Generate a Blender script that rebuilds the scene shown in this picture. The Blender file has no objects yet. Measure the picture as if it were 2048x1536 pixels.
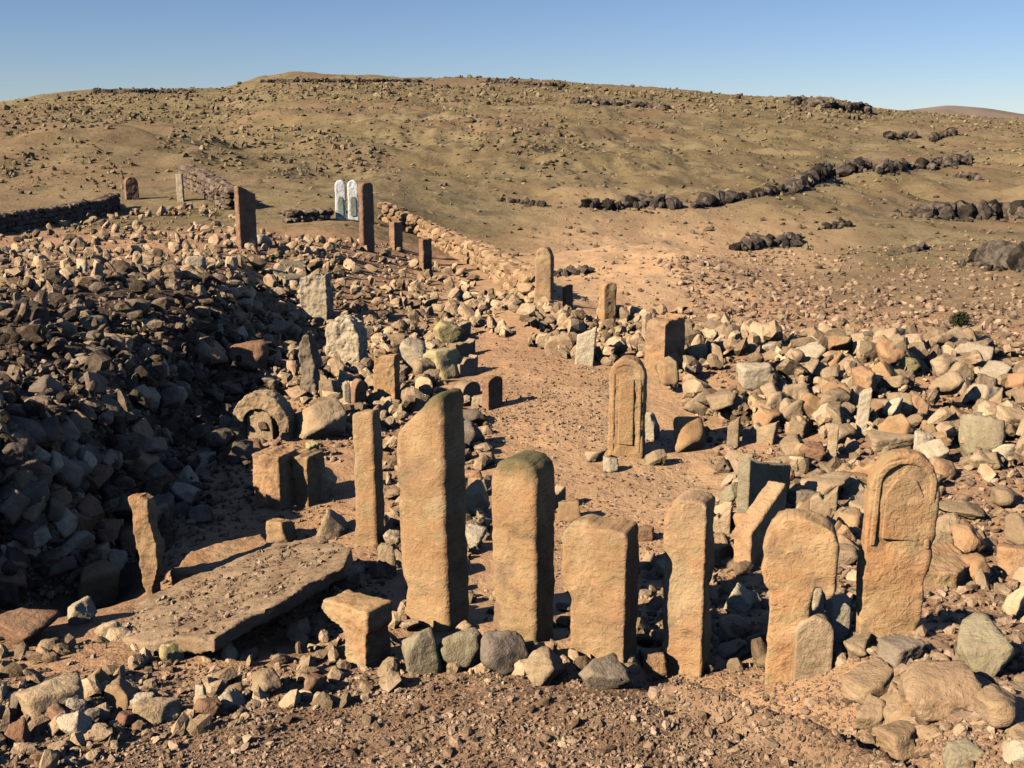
import bpy, bmesh, math, random
import numpy as np
from mathutils import Vector, noise as mnoise
random.seed(7); rng = np.random.default_rng(11)
C = bpy.context.scene.collection
SC = bpy.context.scene

# ------------------------------------------------------------------ camera, sky, sun, exposure
F_PX = 1437.0                       # focal length in photo pixels; the picture inside its border is 1340 wide
PIC = (348, 380, 1688, 1386)        # edges of the picture inside the border
PX0, PY0 = 1018.0, 883.0            # optical centre
HORIZON = 555.0
PITCH = math.atan((PY0 - HORIZON) / F_PX)
CZ = 3.2                            # camera height above the plain
cam_d = bpy.data.cameras.new('camera'); cam = bpy.data.objects.new('camera', cam_d); C.objects.link(cam)
cam.location = (0, 0, CZ); cam.rotation_euler = (math.pi / 2 - PITCH, 0, 0)
cam_d.sensor_width = 36.0; cam_d.lens = 36.0 * F_PX / (PIC[2] - PIC[0])
cam_d.clip_start = 0.05; cam_d.clip_end = 5000
SC.camera = cam

SUN_EL, SUN_AZ = math.radians(31), math.radians(33)      # the light travels to the right and away
to_sun = Vector((-math.cos(SUN_EL) * math.cos(SUN_AZ), -math.cos(SUN_EL) * math.sin(SUN_AZ), math.sin(SUN_EL)))
W = bpy.data.worlds.new('World'); SC.world = W; W.use_nodes = True
wn = W.node_tree.nodes; wl = W.node_tree.links
bg = wn['Background']; bg.inputs[1].default_value = 0.05
sky = wn.new('ShaderNodeTexSky'); sky.sky_type = 'NISHITA'; sky.sun_disc = False
sky.sun_elevation = SUN_EL; sky.sun_rotation = math.atan2(to_sun.x, to_sun.y)
sky.altitude = 1500; sky.air_density = 1.0; sky.dust_density = 0.0; sky.ozone_density = 3.0
tint = wn.new('ShaderNodeMix'); tint.data_type = 'RGBA'; tint.blend_type = 'MULTIPLY'; tint.inputs[0].default_value = 1; tint.inputs[7].default_value = (0.93, 0.97, 1.14, 1)
wl.new(sky.outputs[0], tint.inputs[6]); wl.new(tint.outputs[2], bg.inputs[0])
sd = bpy.data.lights.new('sun', 'SUN'); sd.energy = 5.0; sd.angle = math.radians(0.5); sd.color = (1.0, 0.90, 0.73)
so = bpy.data.objects.new('sun', sd); C.objects.link(so); so.location = (-20, -12, 30)
so.rotation_euler = (-to_sun).to_track_quat('-Z', 'Y').to_euler()
SC.cycles.diffuse_bounces = 0
SC.view_settings.view_transform = 'Standard'; SC.view_settings.look = 'None'
SC.view_settings.exposure = 0.75; SC.view_settings.gamma = 1

# ------------------------------------------------------------------ numpy helpers
def hash2(ix, iy, s):
    h = (ix.astype(np.int64) * 374761393 + iy.astype(np.int64) * 668265263 + s * 2147483647) & 0xFFFFFFFF
    h = ((h ^ (h >> 13)) * 1274126177) & 0xFFFFFFFF
    h = h ^ (h >> 16)
    return (h & 0xFFFF) / 65535.0
def vnoise(x, y, s=0):
    ix, iy = np.floor(x), np.floor(y); fx, fy = x - ix, y - iy
    fx = fx * fx * (3 - 2 * fx); fy = fy * fy * (3 - 2 * fy)
    a, b = hash2(ix, iy, s), hash2(ix + 1, iy, s); c, d = hash2(ix, iy + 1, s), hash2(ix + 1, iy + 1, s)
    return (a + (b - a) * fx) * (1 - fy) + (c + (d - c) * fx) * fy - 0.5
def fbm(x, y, s=0, o=4):
    r = 0; a = 1.0
    for k in range(o):
        r = r + a * vnoise(x * 2 ** k + 17.3 * k, y * 2 ** k - 9.1 * k, s + k); a *= 0.5
    return r
def sm(t):
    t = np.clip(t, 0, 1); return t * t * (3 - 2 * t)
def interp(v, pts):
    p = np.array(pts, float); return np.interp(v, p[:, 0], p[:, 1])
def ray(px, py):                     # (x/y, z/y) of the line of sight through a photo pixel
    u, v = (np.asarray(px, float) - PX0) / F_PX, (PY0 - np.asarray(py, float)) / F_PX
    yy = math.cos(PITCH) + v * math.sin(PITCH)
    return u / yy, (v * math.cos(PITCH) - math.sin(PITCH)) / yy
def project(x, y, z):
    z = z - CZ; c, s = math.cos(PITCH), math.sin(PITCH)
    dep = y * c - z * s; v = (y * s + z * c) / dep
    return PX0 + F_PX * x / dep, PY0 - F_PX * v, dep

# ------------------------------------------------------------------ the lie of the land
SKY = [(-700, 556), (-300, 548), (0, 534), (200, 524), (348, 514), (420, 503), (520, 498), (640, 497), (690, 483), (730, 479), (880, 482),
       (980, 482), (1080, 488), (1150, 494), (1240, 499), (1330, 507), (1430, 509), (1490, 521), (1560, 529), (1688, 536), (2048, 545), (2600, 552)]
_sx, _sz = ray([p[0] for p in SKY], [p[1] for p in SKY])
RIDGE = 150.0
def gauss(x, y, cx, cy, rx, ry):
    return np.exp(-((x - cx) / rx) ** 2 - ((y - cy) / ry) ** 2)
def land(x, y):
    x = np.asarray(x, float); y = np.asarray(y, float)
    z = interp(y, [(-40, 1.0), (0, 1.5), (2, 0.95), (3, 0.62), (4, 0.4), (5, 0.27), (6, 0.14), (7.2, 0.02), (9, 0.0), (36, 0.0), (60, 0.0)])
    # rubble field on the left, a little higher than the path
    z = z + 0.75 * sm((-1.2 - x) / 4) * sm((y - 10) / 7) * (1 - sm((y - 36) / 14))
    # the steep bank on the far left
    toe = interp(y, [(2, -6.2), (5, -5.0), (7.2, -3.75), (8, -3.1), (9.2, -3.15), (10.7, -3.45), (14.6, -3.8), (18, -4.2), (24, -5.2), (30, -6)])
    hc = interp(y, [(1, 0.0), (4, 0.3), (6, 0.8), (7, 1.1), (8, 1.25), (9.5, 1.05), (11, 1.0), (14, 0.7), (18, 0.35), (24, 0.2), (30, 0)])
    d = toe - x + 0.3 * fbm(x * 0.9, y * 0.9, 3)
    z = z + hc * (0.8 * sm((d + 0.1) / 0.7) + 0.2 * sm((d - 0.4) / 1.5)) * (1 - 0.75 * sm((d - 2.4) / 12))
    z = z - 0.5 * gauss(x, y, -3.3, 16.6, 0.75, 1.3) - 0.35 * gauss(x, y, -3.5, 12.9, 0.8, 0.8)
    z = z - 0.18 * gauss(x, y, -1.9, 8.4, 0.8, 1.2) - 0.42 * gauss(x, y, -3.2, 7.8, 0.5, 0.7)
    # low heaps, the gravel hump in front, the ledge at lower right
    z = z + 0.32 * gauss(x, y, 5.5, 14.5, 4.5, 2.2) + 0.25 * gauss(x, y, 0.55, 19.5, 1.0, 3.0) + 0.25 * gauss(x, y, 2.2, 17.2, 1.2, 1.6)
    z = z + 0.10 * gauss(x, y, 0.3, 5.05, 0.7, 0.3)
    z = z + 0.22 * sm((x - 1.45) / 0.8) * sm((6.9 - y) / 0.9)
    # eroded gully crossing the gravel at lower right
    gx = interp(x, [(0.2, 5.6), (0.86, 5.38), (0.98, 5.29), (1.14, 5.15), (1.33, 4.98), (1.48, 4.81), (1.57, 4.6), (1.7, 4.3), (2.4, 3.4)])
    gd = y - gx + 0.08 * vnoise(x * 7, y * 7, 5); gw = sm((x - 0.7) / 0.15)
    gw = gw * sm((2.1 - x) / 0.4); z = z - gw * 0.42 * sm((gd + 0.05) / 0.08) * np.exp(-np.maximum(gd, 0) / 0.5) + gw * 0.14 * np.exp(-((gd + 0.12) / 0.12) ** 2)
    # hummocky hill behind
    t = x / np.maximum(y, 20.0)
    zr = CZ + np.interp(t, _sx, _sz) * RIDGE
    s = np.clip((y - 34) / (RIDGE - 34), 0, 1)
    amp = np.minimum(s * 5, 1) * (1 - 0.75 * s)
    hill = zr * (0.82 * s + 0.18 * s * s) + amp * (2.6 * fbm(x / 26, y / 26, 21) + 0.9 * fbm(x / 7, y / 7, 22) + 0.85 * fbm(x / 2.6, y / 2.6, 23, 4))
    z = z + np.where(y > 34, hill, 0)
    z = z + (0.7 + 0.5 * fbm(x / 2, y / 2, 24)) * gauss(x, y, 3.6, 27, 2.2, 5) + 2.3 * gauss(x, y, -21, 52, 9, 9) - 0.9 * gauss(x, y, 11, 36, 9, 10)
    z = z - np.maximum(y - RIDGE, 0) * 0.11
    z = z + 0.10 * fbm(x * 0.5, y * 0.5, 31) * sm(y / 4) + 0.035 * fbm(x * 2.2, y * 2.2, 32) + 0.012 * fbm(x * 8, y * 8, 33, 3)
    return z
GRID = {}
def gland(x, y):                    # height of the ground sheet, read off its mesh
    xs, ys, Z = GRID['xs'], GRID['ys'], GRID['Z']; x = np.asarray(x, float); y = np.asarray(y, float)
    i = np.clip(np.searchsorted(xs, x) - 1, 0, len(xs) - 2); j = np.clip(np.searchsorted(ys, y) - 1, 0, len(ys) - 2)
    fx = np.clip((x - xs[i]) / (xs[i + 1] - xs[i]), 0, 1); fy = np.clip((y - ys[j]) / (ys[j + 1] - ys[j]), 0, 1)
    return (Z[j, i] * (1 - fx) + Z[j, i + 1] * fx) * (1 - fy) + (Z[j + 1, i] * (1 - fx) + Z[j + 1, i + 1] * fx) * fy
def at(px, py):                      # where the line of sight through a photo pixel meets the ground
    a, b = ray(px, py); a = np.atleast_1d(a); b = np.atleast_1d(b)
    ys = np.concatenate([np.arange(2.0, 14, 0.04), np.arange(14, 40, 0.12), np.geomspace(40, 400, 160)])
    Y = ys[None, :]; gap = CZ + b[:, None] * Y - gland(a[:, None] * Y, Y + 0 * a[:, None])
    hit = gap < 0; k = np.where(hit.any(1), hit.argmax(1), len(ys) - 1); k = np.maximum(k, 1)
    i = np.arange(len(a)); g0, g1 = gap[i, k - 1], gap[i, k]
    f = np.clip(g0 / np.where(np.abs(g0 - g1) < 1e-9, 1, g0 - g1), 0, 1)
    y = ys[k - 1] + f * (ys[k] - ys[k - 1]); x = a * y
    return x, y, gland(x, y), hit.any(1)
def at1(px, py):
    x, y, z, _ = at(px, py); return float(x[0]), float(y[0]), float(z[0])
def at_z(px, py, z):                 # the same on a level plane
    a, b = ray(px, py); y = (z - CZ) / b; return Vector((float(a * y), float(y), z))

# ------------------------------------------------------------------ materials
class Nodes:
    def __init__(s, name):
        s.m = bpy.data.materials.new(name); s.m.use_nodes = True; s.t = s.m.node_tree; s.b = s.t.nodes['Principled BSDF']
        s.b.inputs['Roughness'].default_value = 0.95; s.b.inputs['Specular IOR Level'].default_value = 0.15
    def n(s, kind, **kw):
        nd = s.t.nodes.new(kind)
        for k, v in kw.items(): setattr(nd, k, v)
        return nd
    def val(s, sock, v):
        if isinstance(v, bpy.types.NodeSocket): s.t.links.new(v, sock)
        else: sock.default_value = v
    def noise(s, scale, detail=4, rough=0.55, vec=None, dist=0.0):
        nd = s.n('ShaderNodeTexNoise'); nd.inputs['Scale'].default_value = scale; nd.inputs['Detail'].default_value = detail
        nd.inputs['Roughness'].default_value = rough; nd.inputs['Distortion'].default_value = dist
        s.t.links.new(vec if vec else s.pos(), nd.inputs['Vector']); return nd.outputs['Fac']
    def pos(s):
        if not hasattr(s, '_p'): s._p = s.n('ShaderNodeNewGeometry')
        return s._p.outputs['Position']
    def ramp(s, f, a, b, smooth=True):
        nd = s.n('ShaderNodeMapRange'); nd.interpolation_type = 'SMOOTHSTEP' if smooth else 'LINEAR'
        s.val(nd.inputs[0], f); nd.inputs[1].default_value = a; nd.inputs[2].default_value = b; return nd.outputs[0]
    def math(s, op, a, b=0.0):
        nd = s.n('ShaderNodeMath', operation=op); s.val(nd.inputs[0], a); s.val(nd.inputs[1], b); return nd.outputs[0]
    def mix(s, f, a, b, mode='MIX'):
        nd = s.n('ShaderNodeMix', data_type='RGBA', blend_type=mode); s.val(nd.inputs[0], f)
        for sock, v in ((nd.inputs[6], a), (nd.inputs[7], b)):
            if isinstance(v, bpy.types.NodeSocket): s.t.links.new(v, sock)
            else: sock.default_value = (*v, 1)
        return nd.outputs[2]
    def bright(s, col, f):
        nd = s.n('ShaderNodeVectorMath', operation='SCALE'); s.t.links.new(col, nd.inputs[0]); s.val(nd.inputs['Scale'], f); return nd.outputs[0]
    def bump(s, h, strength, dist, prev=None):
        nd = s.n('ShaderNodeBump'); nd.inputs['Strength'].default_value = strength; nd.inputs['Distance'].default_value = dist
        s.t.links.new(h, nd.inputs['Height'])
        if prev: s.t.links.new(prev, nd.inputs['Normal'])
        return nd.outputs[0]
    def done(s, col, nrm=None):
        s.t.links.new(col, s.b.inputs['Base Color'])
        if nrm: s.t.links.new(nrm, s.b.inputs['Normal'])
        return s.m

def stone(name, c1, c2, lichen=(0.26, 0.20, 0.105), lich=0.35, vary=0.5, island=False, carve=False, moss=False, patches=()):
    N = Nodes(name)
    col = N.mix(N.ramp(N.noise(3.5, 5, 0.6), 0.34, 0.66), c1, c2)
    for sc, lo, hi, st, pc in patches: col = N.mix(N.math('MULTIPLY', N.ramp(N.noise(sc, 4, 0.6), lo, hi), st), col, pc)
    dark = tuple(0.5 * v for v in c1)
    col = N.mix(N.math('MULTIPLY', N.ramp(N.noise(38, 3, 0.7), 0.55, 0.72), 0.55), col, dark)
    col = N.mix(N.math('MULTIPLY', N.ramp(N.noise(9, 4, 0.65), 0.54, 0.68), lich), col, lichen)
    pale = tuple(min(0.7, 1.5 * v + 0.03) for v in c2)
    col = N.mix(N.math('MULTIPLY', N.ramp(N.noise(21, 4, 0.7), 0.58, 0.72), 0.4), col, pale)
    if moss:
        tc = N.n('ShaderNodeTexCoord'); sx = N.n('ShaderNodeSeparateXYZ'); N.t.links.new(tc.outputs['Generated'], sx.inputs[0])
        hi = N.math('ADD', sx.outputs['Z'], N.math('MULTIPLY', N.noise(7, 3), 0.16))
        col = N.mix(N.math('MULTIPLY', N.ramp(hi, 0.97, 1.08), 0.85), col, (0.105, 0.10, 0.045))
    if island: rnd = N.n('ShaderNodeNewGeometry').outputs['Random Per Island']
    else: rnd = N.n('ShaderNodeObjectInfo').outputs['Random']
    col = N.bright(col, N.math('ADD', N.math('MULTIPLY', rnd, vary), 1 - vary * 0.5))
    h = N.bump(N.noise(14, 6, 0.65), 0.45 if carve else 0.8, 0.02 if carve else 0.035)
    h = N.bump(N.noise(70, 4, 0.7), 0.6, 0.008, h)
    if carve:                        # rows of worn relief lettering too eroded to read
        tc = N.n('ShaderNodeTexCoord'); mp = N.n('ShaderNodeMapping'); mp.inputs['Scale'].default_value = (11, 1, 13)
        N.t.links.new(tc.outputs['Object'], mp.inputs[0])
        v = N.noise(1.5, 2, 0.5, mp.outputs[0], 1.2)
        h = N.bump(N.ramp(v, 0.42, 0.58), 0.35, 0.008, h)
    return N.done(col, h)

FACE = ((2.2, 0.50, 0.66, 0.6, (0.46, 0.225, 0.10)), (1.7, 0.54, 0.68, 0.55, (0.40, 0.305, 0.17)), (3.1, 0.52, 0.66, 0.75, (0.24, 0.15, 0.088)), (0.9, 0.48, 0.62, 0.4, (0.30, 0.19, 0.115)))
MAT = {
    'ochre': stone('ochre_sandstone', (0.36, 0.20, 0.094), (0.44, 0.275, 0.138), (0.275, 0.215, 0.105), lich=0.6, vary=0.3, carve=True, patches=FACE),
    'mossy': stone('mossy_topped_sandstone', (0.36, 0.20, 0.094), (0.44, 0.275, 0.138), (0.275, 0.215, 0.105), lich=0.6, vary=0.15, carve=True, moss=True, patches=FACE),
    'brown': stone('red_brown_stone', (0.24, 0.125, 0.072), (0.32, 0.18, 0.105), vary=0.2),
    'orange': stone('orange_sandstone', (0.42, 0.225, 0.11), (0.48, 0.29, 0.155), vary=0.2, lich=0.25, patches=FACE),
    'tan': stone('tan_rubble_stone', (0.33, 0.22, 0.125), (0.43, 0.30, 0.18), vary=0.4),
    'pale': stone('pale_cream_stone', (0.42, 0.32, 0.205), (0.50, 0.395, 0.27), vary=0.3, lich=0.25),
    'grey': stone('grey_brown_stone', (0.21, 0.15, 0.10), (0.31, 0.235, 0.165), vary=0.45),
    'green': stone('grey_green_lichen_stone', (0.29, 0.225, 0.135), (0.37, 0.295, 0.185), (0.27, 0.245, 0.12), lich=0.5, vary=0.2),
    'yellow': stone('yellow_lichen_stone', (0.42, 0.32, 0.15), (0.48, 0.37, 0.19), (0.46, 0.39, 0.12), lich=0.6, vary=0.2),
    'slate': stone('dark_grey_stone', (0.13, 0.092, 0.066), (0.22, 0.165, 0.12), vary=0.4),
    'dark': stone('dark_basalt_stone', (0.055, 0.045, 0.042), (0.13, 0.105, 0.09), vary=0.6, lich=0.1),
    'mixed': stone('mixed_rubble', (0.29, 0.185, 0.105), (0.46, 0.315, 0.19), vary=0.9, island=True),
    'bankshade': stone('shade_darkened_bank_rubble', (0.085, 0.056, 0.038), (0.24, 0.172, 0.115), vary=1.4, island=True),  # rubble colour darkened to paint in the shade of the left bank
    'gravel': stone('mixed_gravel', (0.22, 0.135, 0.082), (0.36, 0.24, 0.155), vary=1.1, island=True),
    'scree': stone('hillside_scree', (0.155, 0.108, 0.058), (0.25, 0.182, 0.10), vary=0.8, island=True),
    'outcrop': stone('dark_outcrop_rock', (0.04, 0.029, 0.023), (0.12, 0.09, 0.066), vary=1.5, lich=0.15, island=True),
    'bedrock': stone('tan_bedrock', (0.36, 0.225, 0.125), (0.45, 0.30, 0.175), vary=0.1, lich=0.3),
    'rough': stone('rough_speckled_slab', (0.25, 0.158, 0.09), (0.35, 0.235, 0.142), vary=0.1, lich=0.3),
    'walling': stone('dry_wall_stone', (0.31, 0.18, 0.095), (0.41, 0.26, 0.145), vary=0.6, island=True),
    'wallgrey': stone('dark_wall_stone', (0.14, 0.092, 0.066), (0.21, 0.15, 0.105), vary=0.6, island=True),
    'white': stone('whitewashed_stone', (0.58, 0.57, 0.53), (0.70, 0.69, 0.66), lich=0.3, vary=0.1),
    'sage': stone('grey_green_panel_stone', (0.20, 0.22, 0.16), (0.30, 0.32, 0.24), vary=0.1),
}
def ground_mat():
    N = Nodes('dry_ground')
    at_ = N.n('ShaderNodeAttribute', attribute_name='soil_and_shade'); sp = N.n('ShaderNodeSeparateColor'); N.t.links.new(at_.outputs['Color'], sp.inputs[0])
    sand, olive, dirt = sp.outputs[0], sp.outputs[1], sp.outputs[2]
    n1 = N.noise(0.9, 6, 0.6); n2 = N.noise(7, 5, 0.65); n3 = N.noise(45, 4, 0.7)
    base = N.mix(N.ramp(n2, 0.3, 0.7), (0.38, 0.205, 0.108), (0.48, 0.28, 0.15))
    base = N.mix(N.math('MULTIPLY', N.ramp(n1, 0.4, 0.65), 0.6), base, (0.42, 0.235, 0.125))
    hb = N.mix(N.ramp(N.noise(0.16, 7, 0.65), 0.36, 0.62), (0.200, 0.141, 0.067), (0.274, 0.199, 0.103))
    hb = N.mix(N.math('MULTIPLY', N.ramp(N.noise(0.8, 7, 0.8), 0.50, 0.62), 0.85), hb, (0.115, 0.085, 0.042))
    hb = N.mix(N.math('MULTIPLY', N.ramp(N.noise(0.33, 8, 0.8), 0.51, 0.60), 0.6), hb, (0.14, 0.098, 0.05))
    hb = N.mix(N.math('MULTIPLY', N.ramp(N.noise(0.07, 4, 0.6), 0.5, 0.62), 0.55), hb, (0.23, 0.135, 0.075))
    hb = N.mix(N.math('MULTIPLY', N.ramp(N.noise(2.8, 5, 0.75), 0.56, 0.68), 0.5), hb, (0.34, 0.27, 0.16))
    sn = N.mix(N.ramp(n1, 0.35, 0.65), (0.48, 0.285, 0.15), (0.54, 0.345, 0.19))
    dt = N.mix(N.ramp(n2, 0.35, 0.65), (0.21, 0.12, 0.068), (0.30, 0.185, 0.11))
    col = N.mix(olive, base, hb); col = N.mix(sand, col, sn); col = N.mix(dirt, col, dt); col = N.mix(at_.outputs['Alpha'], col, N.mix(N.ramp(n2, 0.35, 0.65), (0.06, 0.04, 0.028), (0.13, 0.085, 0.055)))  # alpha mixes in near-black: the left bank's shade painted into the ground colour
    col = N.bright(col, N.math('ADD', N.math('MULTIPLY', n3, 0.7), 0.65))
    h = N.bump(n2, 0.6, 0.035); h = N.bump(n3, 0.6, 0.008, h); h = N.bump(N.noise(1.2, 7, 0.7), 0.35, 0.4, h)
    return N.done(col, h)

# ------------------------------------------------------------------ mesh helpers
def mk_mesh(name, V, Fc, mat, smooth=False):
    me = bpy.data.meshes.new(name); V = np.asarray(V, np.float32); Fc = np.asarray(Fc, np.int32); k = Fc.shape[1]
    me.vertices.add(len(V)); me.vertices.foreach_set('co', V.ravel())
    me.loops.add(Fc.size); me.loops.foreach_set('vertex_index', Fc.ravel())
    me.polygons.add(len(Fc)); me.polygons.foreach_set('loop_start', np.arange(0, Fc.size, k, dtype=np.int32))
    me.polygons.foreach_set('use_smooth', np.full(len(Fc), smooth, bool))
    me.update(calc_edges=True); me.validate(); me.materials.append(mat); return me
def link(name, me, loc=(0, 0, 0), parent=None):
    o = bpy.data.objects.new(name, me); C.objects.link(o); o.location = loc; o.parent = parent; return o
def tag(o, label=None, cat=None, group=None, kind=None):
    if label and not kind: kind = 'thing'
    for k, v in (('label', label), ('category', cat), ('group', group), ('kind', kind)):
        if v: o[k] = v
    return o
def ico(n):
    bm = bmesh.new(); bmesh.ops.create_icosphere(bm, subdivisions=n, radius=1)
    V = np.array([v.co[:] for v in bm.verts]); Fc = np.array([[v.index for v in f.verts] for f in bm.faces]); bm.free()
    return V / np.linalg.norm(V, axis=1)[:, None], Fc
ICO = {1: ico(1), 2: ico(2), 3: ico(3), 4: ico(4), 5: ico(5)}
def rock_spec(kind, seed):
    r = np.random.default_rng(seed); P = []
    if kind in ('blocky', 'slab', 'long'):
        for ax in range(3):
            for s in (-1, 1):
                n = np.zeros(3); n[ax] = s; n += r.normal(0, 0.12, 3); P.append((n / np.linalg.norm(n), r.uniform(0.75, 1.0)))
        k = r.integers(2, 5)
    else: k = {'angular': 11, 'wedge': 8, 'rounded': 18}[kind]
    for _ in range(k):
        n = r.normal(0, 1, 3); n /= np.linalg.norm(n); P.append((n, r.uniform(0.55, 1.05)))
    if kind == 'wedge': n = np.array([0.75, r.uniform(-.3, .3), 0.65]); P.append((n / np.linalg.norm(n), 0.25))
    if kind != 'blocky':
        for s in (-1, 1): P.append((np.array([0, 0, s * 1.0]), 0.9))
    return P, {'rounded': 16, 'angular': 70, 'wedge': 80, 'blocky': 70, 'slab': 70, 'long': 60}[kind], r.uniform(0, 100)
def rock_verts(spec, res, rough=0.05):
    P, p, off = spec; V, Fc = ICO[res]; acc = 1e-30
    for n, d in P: acc = acc + (np.maximum(V @ n, 0) / d) ** p
    R = acc ** (-1 / p); X = V * np.minimum(R, 1.9)[:, None]
    if rough:
        a = 0.45 if res > 3 else 0.6
        dn = np.array([mnoise.fractal(Vector(v * 1.7 + off), a, 2.1, 5) for v in X]); X = X * (1 + rough * dn)[:, None]
    s = (X.max(0) - X.min(0)) / 2; c = (X.max(0) + X.min(0)) / 2
    return (X - c) / s, Fc          # unit half-extents
KINDS = ['angular', 'blocky', 'wedge', 'slab', 'rounded', 'long']
SPECS = {k: [rock_spec(k, 100 * i + j) for j in range(5)] for i, k in enumerate(KINDS)}
LOW = {(k, j, r): rock_verts(SPECS[k][j], r, 0.05 if r > 1 else 0) for k in KINDS for j in range(5) for r in (1, 2)}
HI_MESH = {}
def hi_mesh(kind, j, mat):
    key = (kind, j, mat)
    if key not in HI_MESH:
        gk = (kind, j)
        if gk not in HI_MESH: HI_MESH[gk] = rock_verts(SPECS[kind][j], 4, 0.07)
        HI_MESH[key] = mk_mesh('%s_stone' % kind, *HI_MESH[gk], MAT[mat], smooth=True)
    return HI_MESH[key]
def rot_rand(n, tilt):
    a = rng.uniform(0, 2 * np.pi, n); b = rng.normal(0, tilt, n); c = rng.normal(0, tilt, n)
    ca, sa, cb, sb, cc, sc = np.cos(a), np.sin(a), np.cos(b), np.sin(b), np.cos(c), np.sin(c); o, i = np.zeros(n), np.ones(n)
    Rz = np.array([[ca, -sa, o], [sa, ca, o], [o, o, i]]).transpose(2, 0, 1); Rx = np.array([[i, o, o], [o, cb, -sb], [o, sb, cb]]).transpose(2, 0, 1)
    Ry = np.array([[cc, o, sc], [o, i, o], [-sc, o, cc]]).transpose(2, 0, 1); return Rz @ Rx @ Ry
def merge_rocks(P, S, res, tilt=0.45, kinds=KINDS):     # P centres, S half extents (n,3)
    n = len(P); R = rot_rand(n, tilt); Vs, Fs = [], []; base = 0
    pick = rng.integers(0, len(kinds) * 5, n)
    for q in range(len(kinds) * 5):
        idx = np.where(pick == q)[0]
        if not len(idx): continue
        V, Fc = LOW[(kinds[q // 5], q % 5, res)]
        X = np.einsum('nij,nvj->nvi', R[idx], V[None] * S[idx][:, None, :]) + P[idx][:, None, :]
        Vs.append(X.reshape(-1, 3)); Fs.append((Fc[None] + (np.arange(len(idx)) * len(V))[:, None, None]).reshape(-1, 3) + base); base += len(idx) * len(V)
    return np.concatenate(Vs), np.concatenate(Fs)
def stuff(name, packs, mat, label=None, cat=None, kind='stuff'):
    Vs, Fs, b = [], [], 0
    for V, Fc in packs: Vs.append(V); Fs.append(Fc + b); b += len(V)
    return tag(link(name, mk_mesh(name, np.concatenate(Vs), np.concatenate(Fs), MAT[mat])), label, cat, kind=kind)

# ------------------------------------------------------------------ the ground, one sheet to the horizon
def ground():
    xs = np.arange(0, 6.0, 0.06); g = 6.0; s = 0.07; out = []
    while g < 900: out.append(g); g += s; s *= 1.03
    xs = np.concatenate([xs, out]); xs = np.concatenate([-xs[:0:-1], xs])
    ys = np.concatenate([-np.geomspace(200, 0.5, 24), np.arange(0, 2.5, 0.25), np.arange(2.5, 12, 0.05), np.arange(12, 36, 0.12), np.geomspace(36, 200, 190), np.geomspace(205, 900, 30)])
    X, Y = np.meshgrid(xs, ys); Z = land(X, Y); GRID.update(xs=xs, ys=ys, Z=Z); nx, ny = len(xs), len(ys)
    i = np.arange(ny - 1)[:, None] * nx + np.arange(nx - 1)[None]; Fc = np.stack([i, i + 1, i + nx + 1, i + nx], -1).reshape(-1, 4)
    me = mk_mesh('ground', np.stack([X, Y, Z], -1).reshape(-1, 3), Fc, ground_mat(), True)
    jx = X + 2.5 * fbm(X / 5, Y / 5, 41); jy = Y + 4 * fbm(X / 5, Y / 5, 42)
    olive = np.maximum(sm((jy - 29 + 0.35 * np.abs(jx - 4)) / 9) * sm((Y - 20) / 6), 0.7 * sm((jx - 5.5) / 2.5) * sm((jy - 17) / 6))
    cx = interp(jy, [(14, 1.0), (20, 1.5), (26, 2.0), (34, 4.0), (42, 6)])
    sand = 0.9 * sm(1.6 - np.abs(jx - cx - 1.0) / (1.1 + 0.09 * jy)) * sm((jy - 18) / 4) * (1 - sm((jy - 34) / 14))
    sand = np.maximum(sand, 0.85 * gauss(jx, jy, 1.0, 10.5, 1.5, 4.5))
    dirt = 0.9 * sm((6.6 - jy + 0.15 * fbm(X * 2, Y * 2, 43)) / 0.9) * (1 - 0.8 * sm((X - 1.5) / 0.9))
    dirt = np.maximum(dirt, 0.75 * sm((-2.6 - X) / 1.0) * sm((24 - Y) / 10))
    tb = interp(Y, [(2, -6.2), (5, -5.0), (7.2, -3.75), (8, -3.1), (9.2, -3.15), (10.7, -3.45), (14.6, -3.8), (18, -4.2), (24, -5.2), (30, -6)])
    bank_shade = sm((tb - X + 0.3 + 0.4 * fbm(X, Y, 44)) / 0.5) * sm((19 - Y) / 5) * (1 - sm((tb - X - 2.6) / 1.5))  # where shade is painted into the ground colour along the bank
    a = me.color_attributes.new('soil_and_shade', 'FLOAT_COLOR', 'POINT')
    a.data.foreach_set('color', np.stack([sand, olive, dirt, bank_shade], -1).astype(np.float32).ravel())
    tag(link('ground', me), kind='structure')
ground()
def distant_hill():
    px = np.linspace(1400, 2500, 90); top = interp(px, [(1400, 545), (1480, 530), (1540, 524), (1590, 518), (1640, 522), (1688, 530), (1760, 536), (1900, 534), (2050, 540), (2500, 556)])
    a, b = ray(px, top); D = np.array([560, 600, 640, 680, 720, 800, 1000]); prof = np.array([-0.4, 0.35, 0.75, 0.93, 1.0, 0.9, 0.0]); V = []
    for d, p in zip(D, prof):
        zt = CZ + b * 720; V.append(np.stack([a * d, d + 0 * a, -70 + (zt + 70) * (0.35 + 0.65 * p) + (3 * vnoise(px / 25, px * 0 + d / 40, 9) if p < 0.99 else 0)], -1))
    V = np.stack(V); r, c = V.shape[:2]; i = np.arange(r - 1)[:, None] * c + np.arange(c - 1)[None]
    Fc = np.stack([i, i + 1, i + c + 1, i + c], -1).reshape(-1, 4)
    N = Nodes('far_hill_soil'); m = N.done(N.mix(N.ramp(N.noise(0.02, 6, 0.6), 0.35, 0.65), (0.20, 0.145, 0.105), (0.26, 0.195, 0.14)))
    tag(link('hill', mk_mesh('hill', V.reshape(-1, 3), Fc, m, True)), kind='structure')
distant_hill()

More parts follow.
